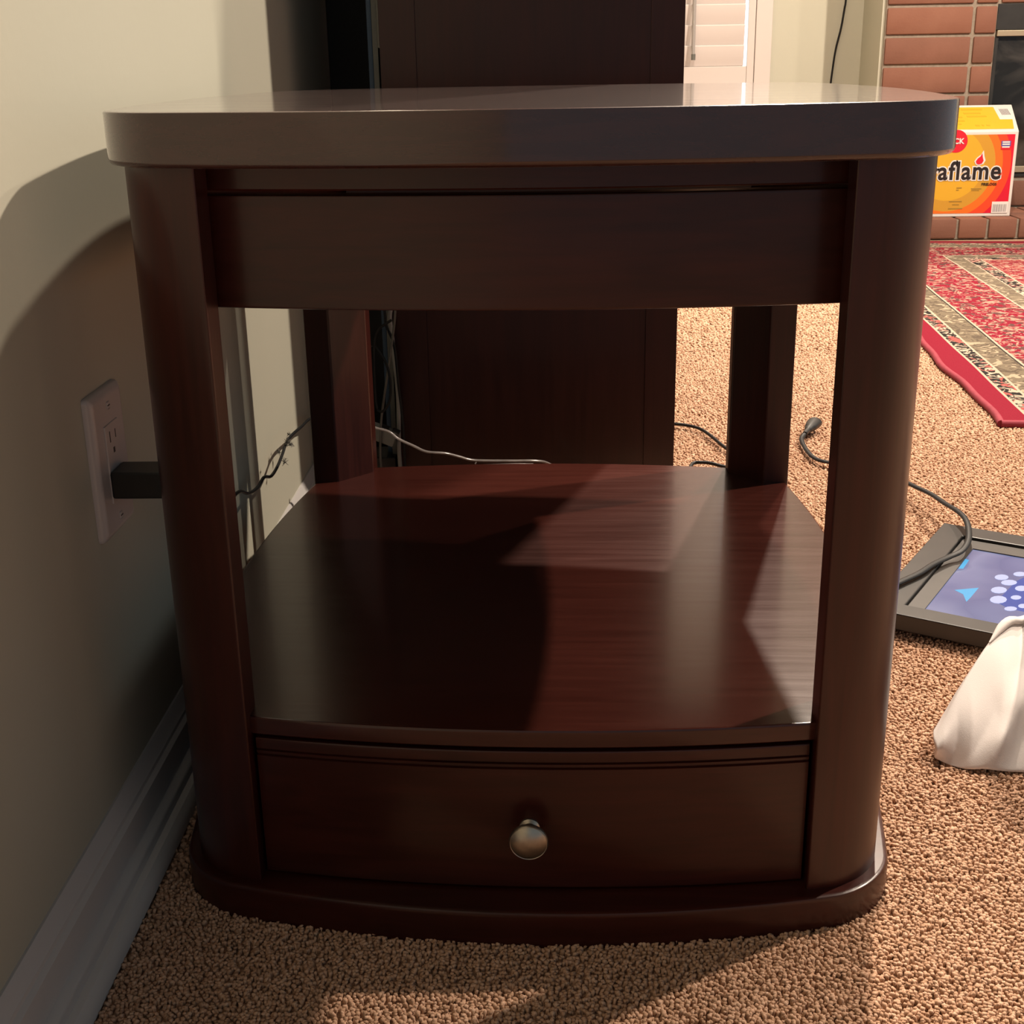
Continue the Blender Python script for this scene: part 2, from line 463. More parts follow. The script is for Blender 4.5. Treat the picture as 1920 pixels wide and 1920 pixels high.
AD = thing('power_adapter', 'black plug-in power adapter with dusty cord in the wall outlet', 'power adapter', (WALL_X + .0085, 1.013, .3365))
box('body', 0, .052, 0, .034, 0, .0235, M_BLACKP, AD, .0022, 3)
o0 = AD.location
cpts = [(WALL_X + .060, 1.030, .347), (WALL_X + .072, 1.055, .330), (WALL_X + .050, 1.15, .285), (WALL_X + .030, 1.28, .240)]
for q in [(448, 922), (465, 925), (482, 915), (495, 895), (508, 893), (520, 875), (530, 850), (535, 835), (545, 818), (565, 800), (582, 785)]:
    cpts.append(tuple(on_x(*q, WALL_X + .022)))
cpts += [(WALL_X + .024, 1.90, .165), (WALL_X + .03, 2.0, .10), (WALL_X + .035, 2.08, .012)]
crd = tube('cord', [Vector(p) - Vector(o0) for p in cpts], .0021, M_CORD, AD, 5, 8)
def dust(center, n, size, parent):
    V, Fc = [], []
    for i in range(n):
        d = Vector((random.uniform(-.5, 1), random.uniform(-1, 1), random.uniform(-1, 1))).normalized() * size * random.uniform(.4, 1)
        m = d * .55 + Vector((0, random.uniform(-.3, .3), random.uniform(-.3, .3))) * size
        s = Vector((random.uniform(-1, 1), random.uniform(-1, 1), random.uniform(-1, 1))).normalized() * .00045
        b = len(V); c = Vector(center)
        V += [c - s, c + s, c + m - s, c + m + s, c + d]
        Fc += [(b, b + 1, b + 3, b + 2), (b + 2, b + 3, b + 4)]
    return obj('dust_clump', V, Fc, M_DUST, parent)
for q, nn, sz in (((537, 828), 60, .0085), ((544, 832), 50, .008), ((522, 848), 24, .008), ((533, 866), 30, .0085), ((541, 815), 20, .006)):
    dust(on_x(*q, WALL_X + .024) - Vector(o0), nn, sz, crd)

# ------------------------------------------------------------------ media cabinet behind the table
CX0, CX1, CY0, CY1, CZ = -.2462, .1895, 1.95, 3.35, 1.62
CB = thing('media_cabinet', 'tall dark cherry media cabinet with panelled side behind the end table', 'cabinet', ((CX0 + CX1) / 2, CY0, 0))
def cb(name, x0, x1, y0, y1, z0, z1, bev=.0015, mat=None):
    ox, oy = (CX0 + CX1) / 2, CY0
    return box(name, x0 - ox, x1 - ox, y0 - oy, y1 - oy, z0, z1, mat or M_CAB, CB, bev)
for ya, yb in ((CY0, CY0 + .022), (CY1 - .022, CY1)):
    cb('stile', CX0, CX0 + .052, ya, yb, 0, CZ, .0008)
    cb('stile', CX1 - .048, CX1, ya, yb, 0, CZ, .0008)
    cb('rail', CX0 + .052, CX1 - .048, ya, yb, CZ - .09, CZ)
    cb('rail', CX0 + .052, CX1 - .048, ya, yb, 0, .03)
cb('side_panel', CX0 + .046, CX1 - .042, CY0 + .0022, CY0 + .018, .02, CZ - .05, .0004)
cb('side_panel', CX0 + .046, CX1 - .042, CY1 - .018, CY1 - .006, .05, CZ - .05)
cb('back_board', CX0, CX0 + .012, CY0 + .022, CY1 - .022, .06, CZ)
for i in range(3):
    ya = CY0 + .024 + i * .451
    d = cb('door', CX1 - .022, CX1, ya, ya + .449, .10, CZ - .004)
    kk = lathe_y('knob', [(.006, 0), (.006, -.01), (.012, -.016), (.012, -.022), (.001, -.026)], M_NICKEL, d, 20)
    kk.rotation_euler = (0, 0, math.radians(90)); kk.location = (CX1 - (CX0 + CX1) / 2, ya + .41 - CY0, .55)
cb('base_board', CX0 + .01, CX1 - .01, CY0 + .022, CY1 - .022, .03, .10)
cb('top_board', CX0, CX1 + .012, CY0, CY1 + .012, CZ, CZ + .03, .004)

# things squeezed between the cabinet and the wall
M_SPK = plain_noise('black_speaker_cloth', (.008, .0085, .009), (.014, .015, .016), 200, .8)
SP = thing('floor_speaker', 'tall black floor speaker in the gap between cabinet and wall', 'speaker', (-.318, 2.20, 0))
box('cabinet_shell', -.044, .030, 0, .26, .025, 1.18, M_BLACKP, SP, .004)
box('grille', -.041, .027, -.010, .004, .33, 1.16, M_SPK, SP, .003)
for sx in (-.038, .014): box('foot', sx, sx + .012, .02, .04, 0, .026, M_BLACKP, SP)
for sx in (-.038, .014): box('foot', sx, sx + .012, .22, .24, 0, .026, M_BLACKP, SP)
M_BLUE = new_mat('blue_board_edge', (.035, .075, .14), .5)
M_GREYB = plain_noise('grey_board', (.14, .14, .125), (.19, .19, .17), 12, .55)
M_PALE = new_mat('pale_grey_plastic', (.20, .20, .18), .5)
tag(box('folding_board', -.2680, -.2605, 1.985, 2.19, .0, 1.10, M_BLUE, None, .0015), 'thin blue-edged board standing upright against the cabinet back', 'board')
gb = thing('storage_panel', 'slim grey panel with pale rounded rim wedged beside the cabinet', 'panel', (-.2535, 1.975, 0))
box('panel', -.0060, .0020, 0, .24, 0, 1.10, M_GREYB, gb, .001)
tube('rim', [(.0042, -.001, .70), (.0042, -.0015, .74), (.0040, -.002, .80), (.0040, -.002, 1.09)], .0028, M_PALE, gb, 4, 8)
# loose cables hanging in the gap
def cable(name, pix, y, rad, mat, label, extra=()):
    pts = [tuple(on_y(a, b, y + dy * .12)) for a, b, dy in pix] + list(extra)
    return tag(tube(name, pts, rad, mat, None, 6, 7), label, 'cable', 'cables in the gap behind the cabinet')
GY = 1.935
cable('cable', [(738, 560, 0), (731, 590, 0), (733, 615, 0), (736, 640, 0), (741, 690, 0), (744, 715, 0), (747, 760, .01), (748, 840, .02), (752, 893, .03)], GY + .007, .0034, M_WHITECORD, 'white cable hanging down beside the cabinet edge')
cable('cable', [(742, 560, 0), (740, 600, 0), (735, 640, 0), (728, 690, 0), (718, 760, 0), (714, 800, 0), (713, 850, .01), (716, 890, .03)], GY - .017, .0019, M_GREYCORD, 'thin grey cable crossing in front of the black speaker')
cable('cable', [(718, 560, 0), (722, 590, 0), (724, 610, 0), (735, 635, 0), (741, 660, 0), (745, 700, 0), (748, 730, .02), (755, 790, .03), (760, 880, .04)], GY - .005, .0022, M_CORD, 'black cable with a kinked bend tied near the cabinet edge')
cable('cable', [(734, 600, 0), (722, 608, 0), (710, 618, 0), (702, 640, 0), (702, 700, 0), (706, 760, 0), (716, 772, 0), (728, 758, 0), (733, 730, 0), (727, 690, 0), (712, 660, 0), (697, 650, .01), (680, 690, .02), (676, 800, .03), (680, 905, .04)], GY - .029, .0020, M_CORD, 'black cable looped low in the gap beside the cabinet')
ps = thing('power_strip', 'pale grey power strip propped low behind the end table', 'power strip')
a, b = on_y(706, 812, 1.925), on_y(744, 829, 1.918)
mid = (a + b) / 2; mid.z += 0; ps.location = mid; L = (b - a).length
ps.rotation_euler = (0, math.atan2(-(b.z - a.z), b.x - a.x), 0)
box('body', -L / 2 - .01, L / 2 - .004, .0, .020, -.012, .012, M_PALE, ps, .002)
for i in range(2): box('socket', -L / 2 + .004 + i * .018, -L / 2 + .016 + i * .018, .002, .018, .011, .0135, M_SLOT, ps)
tag(box('router_box', -.335, -.252, 1.955, 2.02, .0, .085, M_BLACKP, None, .003), 'small black box on the carpet below the power strip', 'box')

# pale translucent wire sagging behind the table
wp = [on_y(672, 795, 1.760), on_y(706, 803, 1.760), on_y(730, 810, 1.760), on_y(747, 823, 1.760), on_y(775, 836, 1.760), on_y(800, 847, 1.760), on_y(835, 850, 1.770), on_y(860, 856, 1.780), on_y(890, 863, 1.790), on_y(960, 864, 1.810), on_y(1005, 864, 1.825), on_y(1028, 869, 1.840), on_y(1060, 890, 1.870)]
wp = [on_y(640, 1040, 1.745), on_y(650, 960, 1.75), on_y(660, 860, 1.755), on_y(664, 815, 1.76)] + wp[0:] + [Vector((.05, 1.89, .02)), Vector((.09, 1.90, .006))]
tag(tube('lamp_wire', wp, .0020, M_CLEAR, None, 6, 8, 1.4), 'pale translucent wire sagging in front of the cabinet behind the table', 'wire')
wp2 = [on_y(893, 866, 1.785), on_y(891, 872, 1.783), on_y(905, 872, 1.790), on_y(960, 870, 1.805), on_y(1000, 870, 1.820)]
tag(tube('wire_offcut', wp2, .0012, M_CLEAR, None, 5, 6), 'short thin pale strand hooked under the sagging wire', 'wire')

# ------------------------------------------------------------------ cords on the carpet
fp = [Vector((.225, 2.46, .009)), on_z(1255, 793, .010), on_z(1285, 797, .010), on_z(1310, 803, .010), on_z(1330, 815, .010), on_z(1358, 838, .010), on_z(1392, 862, .010), on_z(1405, 876, .010), on_z(1385, 878, .010), on_z(1358, 875, .010), on_z(1335, 869, .012), on_z(1315, 867, .012), on_z(1297, 871, .010), Vector((.225, 2.06, .008)), Vector((.215, 1.93, .008)), Vector((.15, 1.90, .008))]
tag(tube('floor_cable', fp, .0032, M_CORD, None, 6, 8), 'black cord curving over the carpet behind the rear table leg', 'cord')

FRZ = .030
PC = thing('power_cable', 'flat black power cord with loose plug running over the photo frame', 'cord', on_z(1510, 815, .0))
o1 = Vector(PC.location)
pp = [on_z(1509, 812, .016), on_z(1503, 822, .012), on_z(1506, 833, .010), on_z(1514, 846, .010), on_z(1526, 858, .010), on_z(1545, 865, .011), on_z(1590, 872, .013), on_z(1650, 886, .018), on_z(1690, 900, .024), on_z(1715, 912, .030), on_z(1745, 926, .034),
      on_z(1772, 944, .040), on_z(1795, 958, .046), on_z(1810, 973, .048), on_z(1816, 992, .046), on_z(1815, 1015, .042), on_z(1803, 1033, .038), on_z(1780, 1044, .035), on_z(1750, 1058, .035), on_z(1725, 1074, .035), on_z(1697, 1087, .035), on_z(1676, 1096, .035), on_z(1656, 1100, .034), on_z(1636, 1098, .020), on_z(1612, 1088, .008)]
tube('cord', [p - o1 for p in pp], .0030, M_CORD, PC, 6, 8, 1.5)
PL = bpy.data.meshes.new('plug')
pa, pb = on_z(1509, 813, .016) - o1, on_z(1533, 786, .019) - o1
ax = (pb - pa).normalized(); sd = ax.cross(Vector((0, 0, 1))).normalized(); upv = sd.cross(ax)
Lp = (pb - pa).length * .80
rings = []
for t, rw, rh in ((0, .0045, .0042), (.12, .0052, .0048), (.28, .0052, .0050), (.32, .0075, .0065), (.48, .0090, .0075), (.52, .0110, .0085), (.85, .0142, .0105), (.97, .0142, .0105), (1.0, .0125, .0092)):
    rings.append([pa + ax * (Lp * t) + sd * (rw * math.cos(a)) + upv * (rh * math.sin(a)) for a in [2 * math.pi * q / 16 for q in range(16)]])
V, Fc = loft(rings)
plug = obj('plug', V, Fc, M_BLACKP, PC, 35)
M_BRASS = new_mat('brass_prong', (.75, .62, .40), .3, 1.0)
for s in (-1, 1):
    c = pa + ax * Lp + sd * (.0062 * s)
    V = [c + ax * q + sd * e + upv * w for q in (-.002, .016) for e in (-.0008, .0008) for w in (-.003, .003)]
    obj('prong', V, [(0, 1, 3, 2), (4, 6, 7, 5), (0, 2, 6, 4), (1, 5, 7, 3), (0, 4, 5, 1), (2, 3, 7, 6)], M_BRASS, plug)

# ------------------------------------------------------------------ digital photo frame lying on the carpet
TL, BL = on_z(1770, 980, FRZ), on_z(1626.5, 1139, FRZ)
uy = (TL - BL).normalized(); ux = Vector((uy.y, -uy.x, 0)); FH = (TL - BL).length; FW = .50
PF = thing('digital_photo_frame', 'black digital photo frame lying face up on the carpet, screen lit', 'photo frame', (BL.x, BL.y, 0), math.atan2(ux.y, ux.x))
M_FRAME = plain_noise('matt_black_frame', (.020, .019, .018), (.028, .026, .025), 30, .38)
M_MAT = plain_noise('dark_grey_frame_mat', (.040, .036, .033), (.052, .047, .043), 20, .45)
def ring_frame(name, o, i, zo0, zo1, zi, mat, parent):
    (ox0, ox1, oy0, oy1), (ix0, ix1, iy0, iy1) = o, i
    O = [(ox0, oy0), (ox1, oy0), (ox1, oy1), (ox0, oy1)]; I = [(ix0, iy0), (ix1, iy0), (ix1, iy1), (ix0, iy1)]
    V = [(x, y, zo0) for x, y in O] + [(x, y, zo1) for x, y in O] + [(x, y, zo1) for x, y in I] + [(x, y, zi) for x, y in I]
    Fc = [(a + k * 4, (a + 1) % 4 + k * 4, (a + 1) % 4 + (k + 1) * 4, a + (k + 1) * 4) for k in range(3) for a in range(4)] + [(3, 2, 1, 0), (12, 13, 14, 15)]
    o_ = obj(name, V, Fc, mat, parent)
    return o_
bz, bzb, bzt = .0375, .0325, .041
bezel = ring_frame('bezel', (0, FW, 0, FH), (bz, FW - bz, bzb, FH - bzt), .008, FRZ, FRZ - .006, M_FRAME, PF)
md = bezel.modifiers.new('bevel', 'BEVEL'); md.width = .0015; md.segments = 2; md.limit_method = 'ANGLE'
box('back_shell', .02, FW - .02, .02, FH - .02, 0, .009, M_BLACKP, PF, .002)
sx0, sx1, sy0, sy1 = bz + .0225, FW - bz - .0225, bzb + .008, FH - bzt - .034
ring_frame('inner_mat', (bz + .0018, FW - bz - .0018, bzb + .0015, FH - bzt - .0025), (sx0, sx1, sy0, sy1), FRZ - .0064, FRZ - .004, FRZ - .0062, M_MAT, PF)
M_SCREEN = new_mat('lit_screen', (.03, .03, .04), .08, 0, .5)
v = obj_coords(M_SCREEN, (1, 1, 1)); n = noise_tex(M_SCREEN, v, 9, 2, .4)
sep = nd(M_SCREEN, 'ShaderNodeSeparateXYZ'); lk(M_SCREEN, v, sep.inputs[0])
wv = nd(M_SCREEN, 'ShaderNodeMath', operation='MULTIPLY_ADD'); lk(M_SCREEN, sep.outputs['X'], wv.inputs[0]); wv.inputs[1].default_value = 4.2; lk(M_SCREEN, n.outputs['Fac'], wv.inputs[2])
fr = nd(M_SCREEN, 'ShaderNodeMath', operation='FRACT'); lk(M_SCREEN, wv.outputs[0], fr.inputs[0])
rp = ramp(M_SCREEN, [(.0, (.15, .17, .34)), (.35, (.24, .26, .45)), (.55, (.09, .10, .22)), (.75, (.28, .29, .46)), (1.0, (.16, .18, .35))])
lk(M_SCREEN, fr.outputs[0], rp.inputs['Fac'])
lk(M_SCREEN, rp.outputs['Color'], bsdf(M_SCREEN).inputs['Emission Color']); bsdf(M_SCREEN).inputs['Emission Strength'].default_value = 1.25
SCR = box('screen', sx0 - .002, sx1 + .002, sy0 - .002, sy1 + .002, FRZ - .0066, FRZ - .0056, M_SCREEN, PF)
def glow(name, c, s):
    m = new_mat(name, tuple(k * .1 for k in c), .2)
    bsdf(m).inputs['Emission Color'].default_value = (*c, 1); bsdf(m).inputs['Emission Strength'].default_value = s
    return m
G_WHITE, G_BLUE, G_CYAN = glow('screen_pale_petal', (.62, .66, .95), .9), glow('screen_blue', (.06, .11, .42), .9), glow('screen_cyan', (.12, .50, .85), .9)
zs = FRZ - .0054
def flat_poly(name, pts, mat):
    obj(name, [(x, y, zs) for x, y in pts] + [(x, y, zs - .0006) for x, y in pts], [tuple(range(len(pts))), tuple(range(2 * len(pts) - 1, len(pts) - 1, -1))] +
        [(i, (i + 1) % len(pts), len(pts) + (i + 1) % len(pts), len(pts) + i) for i in range(len(pts))], mat, SCR)
def at_screen(px, py):
    p = on_z(px, py, zs) - PF.location; return (p.dot(ux), p.dot(uy))
flat_poly('picture_patch', [at_screen(*q) for q in [(1868, 1128), (1905, 1090), (1935, 1075), (1960, 1100), (1935, 1150), (1890, 1140)]], G_BLUE)
flat_poly('picture_patch', [at_screen(*q) for q in [(1790, 1106), (1835, 1102), (1820, 1120), (1812, 1128), (1806, 1114)]], G_CYAN)
flat_poly('picture_patch', [at_screen(*q) for q in [(1797, 1066), (1810, 1048), (1817, 1050), (1806, 1066)]], G_CYAN)
zs += .0003
for px, py, rw, rh in ((1878, 1082, 13, 5), (1892, 1092, 15, 5), (1873, 1106, 15, 6), (1872, 1124, 16, 7), (1912, 1076, 12, 4), (1915, 1103, 12, 5), (1905, 1120, 10, 4), (1895, 1141, 12, 4), (1918, 1136, 9, 4)):
    flat_poly('picture_petal', [at_screen(px + rw * math.cos(a), py + rh * math.sin(a)) for a in [2 * math.pi * k / 12 for k in range(12)]], G_WHITE)

# ------------------------------------------------------------------ white cloth bag
M_CLOTH = plain_noise('off_white_cloth', (.84, .77, .74), (.88, .82, .79), 8, .85, .25, 900, .0006)
BG = thing('cloth_bag', 'crumpled off-white cloth bag lying on the carpet beside the photo frame', 'bag', (.50, 1.20, 0))
ob = Vector(BG.location)
secs = [  # front foot, ridge, back foot
    ((.384, 1.160, .004), (.3835, 1.166, .022), (.392, 1.180, .004)),
    ((.396, 1.149, .002), (.398, 1.182, .036), (.412, 1.215, .003)),
    ((.412, 1.138, .001), (.416, 1.204, .054), (.438, 1.255, .002)),
    ((.430, 1.135, .001), (.436, 1.228, .070), (.465, 1.29, .002)),
    ((.452, 1.131, .001), (.462, 1.258, .087), (.495, 1.325, .002)),
    ((.480, 1.128, .001), (.490, 1.286, .099), (.520, 1.335, .002)),
    ((.520, 1.126, .001), (.525, 1.298, .104), (.545, 1.335, .002)),
    ((.580, 1.128, .001), (.590, 1.205, .240), (.595, 1.318, .002)),  # unseen end of the bag, made taller to cast the shadow in front
    ((.650, 1.135, .001), (.645, 1.185, .330), (.655, 1.298, .002)),
    ((.720, 1.160, .001), (.705, 1.190, .320), (.720, 1.27, .002)),
    ((.765, 1.210, .004), (.768, 1.205, .190), (.770, 1.25, .004))]
def dense(secs, k=8):
    cols = [smooth_path([s[i] for s in secs], k) for i in range(3)]
    return list(zip(*cols))
rings = []
for i, (a, r_, b) in enumerate(dense(secs)):
    ring = []
    for j in range(25):
        t = j / 24
        p = a.lerp(r_, t); bul = math.sin(math.pi * t)
        nrm = Vector((0, -(r_.z - a.z), r_.y - a.y)); nrm = nrm.normalized() if nrm.length > 1e-6 else Vector((0, -1, 0))
        p = p + nrm * (.010 * bul)
        # soft folds fanning from the low front corner
        tri = lambda d, w: max(0.0, 1 - abs(d) / w)
        fo = noise.noise(Vector((p.x * 13 + p.z * 9, p.y * 7, p.z * 11))) * .006
        fo += .014 * tri(p.x - .422 - p.z * 1.05, .022) * min(1.0, max(0.0, (.075 - p.z) / .05))     # crease rising from the low front corner
        fo -= .010 * tri(p.x - .398 - p.z * .30, .013) * (1 - t)                                      # hollow beside the pinched tip
        fo -= .010 * tri(p.x - .450 - p.z * .55, .020) * bul                                          # valley behind the crease
        fo += .007 * tri(p.z - .050 - (p.x - .47) * .12, .020) * min(1.0, max(0.0, (p.x - .45) / .04))
        ring.append(p + nrm * fo * (.25 + .75 * bul))
    for j in range(1, 11):
        t = j / 10
        p = r_.lerp(b, t) + Vector((0, 1, 1)).normalized() * (.012 * math.sin(math.pi * t))
        ring.append(p)
    for j in range(1, 5): ring.append(b.lerp(a, j / 5) + Vector((0, 0, -.0)))
    rings.append([Vector((q.x, q.y, max(q.z, .0015))) - ob for q in ring])
V, Fc = loft(rings)
body = obj('bag_body', V, Fc, M_CLOTH, BG, 80)
md = body.modifiers.new('subdivision', 'SUBSURF'); md.levels = 1; md.render_levels = 1
hem = [p - ob + Vector((0, -.002, .0005)) for p in smooth_path([s[1] for s in secs[4:10]], 6)]
tube('hem', hem, .0042, M_CLOTH, BG, 1, 8, 1.3, None, lambda u: min(1.0, .15 + u * 6))

# ------------------------------------------------------------------ rug
RUG_A = math.atan2(.997, .071) - math.pi / 2
RW, RL, RT = 1.75, 2.58, .010
RG = thing('patterned_rug', 'red oriental rug with cream and black borders in front of the hearth', 'rug', (.858, 2.405, 0), RUG_A)
M_RUG = new_mat('oriental_rug_pile', (.4, .05, .06), .95, 0, .1)
m = M_RUG
tc = nd(m, 'ShaderNodeTexCoord'); sp = nd(m, 'ShaderNodeSeparateXYZ'); lk(m, tc.outputs['Object'], sp.inputs[0])
def mth(op, a, b=None):
    n = nd(m, 'ShaderNodeMath', operation=op)
    for i, q in enumerate((a, b)):
        if q is None: continue
        if isinstance(q, (int, float)): n.inputs[i].default_value = q
        else: lk(m, q, n.inputs[i])
    return n.outputs[0]
ex = mth('MINIMUM', sp.outputs['X'], mth('SUBTRACT', RW, sp.outputs['X']))
ey = mth('MINIMUM', sp.outputs['Y'], mth('SUBTRACT', RL, sp.outputs['Y']))
ed = mth('MINIMUM', ex, ey)
def bands(stops): 
    r = ramp(m, [(p / .5, c) for p, c in stops], 'CONSTANT'); lk(m, mth('MULTIPLY', ed, 2.0), r.inputs['Fac']); return r.outputs['Color']
RED, CRM, BLK, TAN, PNK = (.215, .0105, .026), (.44, .34, .26), (.022, .020, .019), (.165, .13, .090), (.27, .050, .052)
base = bands([(0, RED), (.055, CRM), (.061, BLK), (.094, CRM), (.101, TAN), (.163, BLK), (.167, CRM), (.172, RED), (.352, CRM), (.358, TAN), (.412, CRM), (.416, BLK), (.458, CRM), (.463, PNK)])
motif = bands([(0, RED), (.055, CRM), (.061, CRM), (.094, CRM), (.101, (.10, .075, .055)), (.163, BLK), (.167, CRM), (.172, (.36, .22, .17)), (.352, CRM), (.358, (.13, .10, .075)), (.412, CRM), (.416, CRM), (.458, CRM), (.463, (.42, .26, .20))])
mot2 = bands([(0, RED), (.055, CRM), (.061, (.32, .085, .075)), (.094, CRM), (.101, (.36, .285, .20)), (.163, BLK), (.167, CRM), (.172, (.10, .045, .042)), (.352, CRM), (.358, (.33, .265, .19)), (.412, CRM), (.416, (.30, .10, .09)), (.458, CRM), (.463, (.20, .022, .034))])
n1 = nd(m, 'ShaderNodeTexNoise'); n1.inputs['Scale'].default_value = 30; n1.inputs['Detail'].default_value = 2.5; n1.inputs['Distortion'].default_value = 2.2; lk(m, tc.outputs['Object'], n1.inputs['Vector'])
n2 = nd(m, 'ShaderNodeTexNoise'); n2.inputs['Scale'].default_value = 24; n2.inputs['Detail'].default_value = 2; n2.inputs['Distortion'].default_value = 1.5
mp = nd(m, 'ShaderNodeMapping'); mp.inputs['Location'].default_value = (3, 7, 1); lk(m, tc.outputs['Object'], mp.inputs['Vector']); lk(m, mp.outputs['Vector'], n2.inputs['Vector'])
k1 = mth('GREATER_THAN', n1.outputs['Fac'], .535); k2 = mth('GREATER_THAN', n2.outputs['Fac'], .585)
mx1 = nd(m, 'ShaderNodeMix', data_type='RGBA'); lk(m, k1, mx1.inputs['Factor']); lk(m, base, mx1.inputs[6]); lk(m, motif, mx1.inputs[7])
mx2 = nd(m, 'ShaderNodeMix', data_type='RGBA'); lk(m, k2, mx2.inputs['Factor']); lk(m, mx1.outputs[2], mx2.inputs[6]); lk(m, mot2, mx2.inputs[7])
lk(m, mx2.outputs[2], bsdf(m).inputs['Base Color'])
n3 = nd(m, 'ShaderNodeTexNoise'); n3.inputs['Scale'].default_value = 350; lk(m, tc.outputs['Object'], n3.inputs['Vector']); bump(m, n3.outputs['Fac'], .5, .004)
# rug body as a grid with a gently waving edge
NX, NY = 36, 60; V, Fc = [], []
def rug_pt(u, w):
    x, y = u * RW, w * RL
    if u == 0: x += .006 * math.sin(y * 9.0) + .003 * math.sin(y * 23)
    z = RT + .003 * noise.noise(Vector((x * 3, y * 3, 0)))
    return (x, y, z)
for j in range(NY + 1):
    for i in range(NX + 1): V.append(rug_pt(i / NX, j / NY))
for j in range(NY):
    for i in range(NX):
        a_ = j * (NX + 1) + i; Fc.append((a_, a_ + 1, a_ + NX + 2, a_ + NX + 1))
nb = len(V); edge = [i for i in range(NX + 1)] + [j * (NX + 1) + NX for j in range(1, NY + 1)] + [NY * (NX + 1) + i for i in range(NX - 1, -1, -1)] + [j * (NX + 1) for j in range(NY - 1, 0, -1)]
for e in edge: V.append((V[e][0], V[e][1], .0))
for k in range(len(edge)):
    k2_ = (k + 1) % len(edge); Fc.append((edge[k], edge[k2_], nb + k2_, nb + k))
Fc.append(tuple(nb + k for k in range(len(edge))))
obj('rug_body', V, Fc, M_RUG, RG, 50)
M_BIND = plain_noise('red_rug_binding', (.25, .018, .038), (.31, .028, .052), 40, .8, .4, 400, .001)
tube('bound_edge', [(rug_pt(0, j / NY)[0], j / NY * RL, .007) for j in range(NY + 1)], .0075, M_BIND, RG, 1, 8)
tube('bound_edge', [(u / 20 * RW, 0, .007) for u in range(21)], .0075, M_BIND, RG, 1, 8)

# ------------------------------------------------------------------ brick fireplace, hearth and insert
M_MORTAR = plain_noise('grey_mortar', (.27, .22, .17), (.35, .29, .23), 60, .95, .5, 200, .003)
def brick_mat(name, a, b):
    return plain_noise(name, a, b, 9, .8, .35, 120, .002)
M_BR = [brick_mat('red_brick_a', (0.220, 0.088, 0.056), (0.257, 0.111, 0.072)), brick_mat('red_brick_b', (0.202, 0.086, 0.055), (0.239, 0.104, 0.069)), brick_mat('red_brick_c', (0.239, 0.095, 0.058), (0.269, 0.116, 0.073)), brick_mat('brown_brick', (0.172, 0.073, 0.048), (0.208, 0.092, 0.060))]
FP_Y, FX0, FX1 = 5.46, 1.318, 3.20
IX0, IX1, IZ0, IZ1 = 1.752, 2.80, .198, .858
FPW = bpy.data.meshes.new('wall_fireplace'); bm = bmesh.new()
for (x0, x1, z0, z1) in ((FX0, IX0, 0, CEIL_Z), (IX1, FX1, 0, CEIL_Z), (IX0, IX1, 0, IZ0), (IX0, IX1, IZ1, CEIL_Z)):
    bm.from_mesh(box_mesh(x0, x1, FP_Y, FAR_Y + .02, z0, z1))
bm.to_mesh(FPW); bm.free()
fpw = struct(link('wall_fireplace', FPW, M_MORTAR))
struct(box('wall_fireplace_side', FX0 - .012, FX0, FP_Y + .012, FAR_Y + .02, 0, CEIL_Z, M_WALL))
HZ = .078
brick_cache = {}
def brick(L, H_, D, loc, parent, mat):
    key = (round(L, 3), round(H_, 3), round(D, 3), mat.name)
    if key not in brick_cache:
        me = box_mesh(0, L, 0, D, 0, H_, .005, 2); me.name = 'brick'
        me.shade_smooth(); me.set_sharp_from_angle(angle=math.radians(40)); me.materials.append(mat); brick_cache[key] = me
    o = bpy.data.objects.new('brick', brick_cache[key]); C.objects.link(o); o.location = loc; o.parent = parent
    return o
CO, BH = .1112, .0985
rb = random.Random(5)
for k in range(-6, 9):
    zc0 = .745 + CO * k + .006
    row = []
    if zc0 < IZ1 - .02 and zc0 > IZ0 - .01:
        spans = [(FX0 + .004, 1.655), (1.668, IX0 - .003), (IX1 + .004, IX1 + .085), (IX1 + .10, IX1 + .39)]
    else:
        spans = []; x = FX0 + .004; first = True
        widths = [.333, .082] + [.333] * 5
        if k % 2: widths = [.333, .082, .16] + [.333] * 5
        for w_ in widths:
            if x + w_ < FX1: spans.append((x, x + w_)); x += w_ + .013
    for x0, x1 in spans:
        mt = M_BR[3] if (k == -1 and x0 > 1.66 and x0 < 1.7) or k <= -6 else rb.choice(M_BR[:3])
        brick(x1 - x0, BH, .05, (x0, FP_Y - .009, zc0), fpw, mt)
hearth = struct(box('hearth', FX0 - .10, FX1 + .1, 5.078, FP_Y, 0, HZ - .006, M_MORTAR))
hx = FX0 - .098; i = 0
while hx < FX1 - .02:
    brick(.1045, .074, .188, (hx, 5.068, .004), hearth, rb.choice(M_BR[:3]))
    brick(.1045, .074, .188, (hx, 5.266, .004), hearth, rb.choice(M_BR[:3]))
    hx += .1145
FI = thing('fireplace_insert', 'black fireplace insert with dark glass doors and brass strips in brick surround', 'fireplace', ((IX0 + IX1) / 2, FP_Y, IZ0))
fo = Vector(FI.location)
def fi(name, x0, x1, y0, y1, z0, z1, mat, bev=.002):
    return box(name, x0 - fo.x, x1 - fo.x, y0 - fo.y, y1 - fo.y, z0 - fo.z, z1 - fo.z, mat, FI, bev)
M_IRON = plain_noise('black_iron', (.012, .012, .012), (.02, .02, .02), 20, .55)
M_STRIP = new_mat('pale_brass_strip', (.50, .42, .30), .42, .6)
M_SMOKE = new_mat('smoked_glass', (.016, .015, .014), .10, 0, .5)
gv = obj_coords(M_SMOKE); gn = noise_tex(M_SMOKE, gv, 5, 4, .6, .5); gr = ramp(M_SMOKE, [(.42, (.014, .013, .012)), (.72, (.075, .068, .062))])
lk(M_SMOKE, gn.outputs['Fac'], gr.inputs['Fac']); lk(M_SMOKE, gr.outputs['Color'], bsdf(M_SMOKE).inputs['Base Color'])
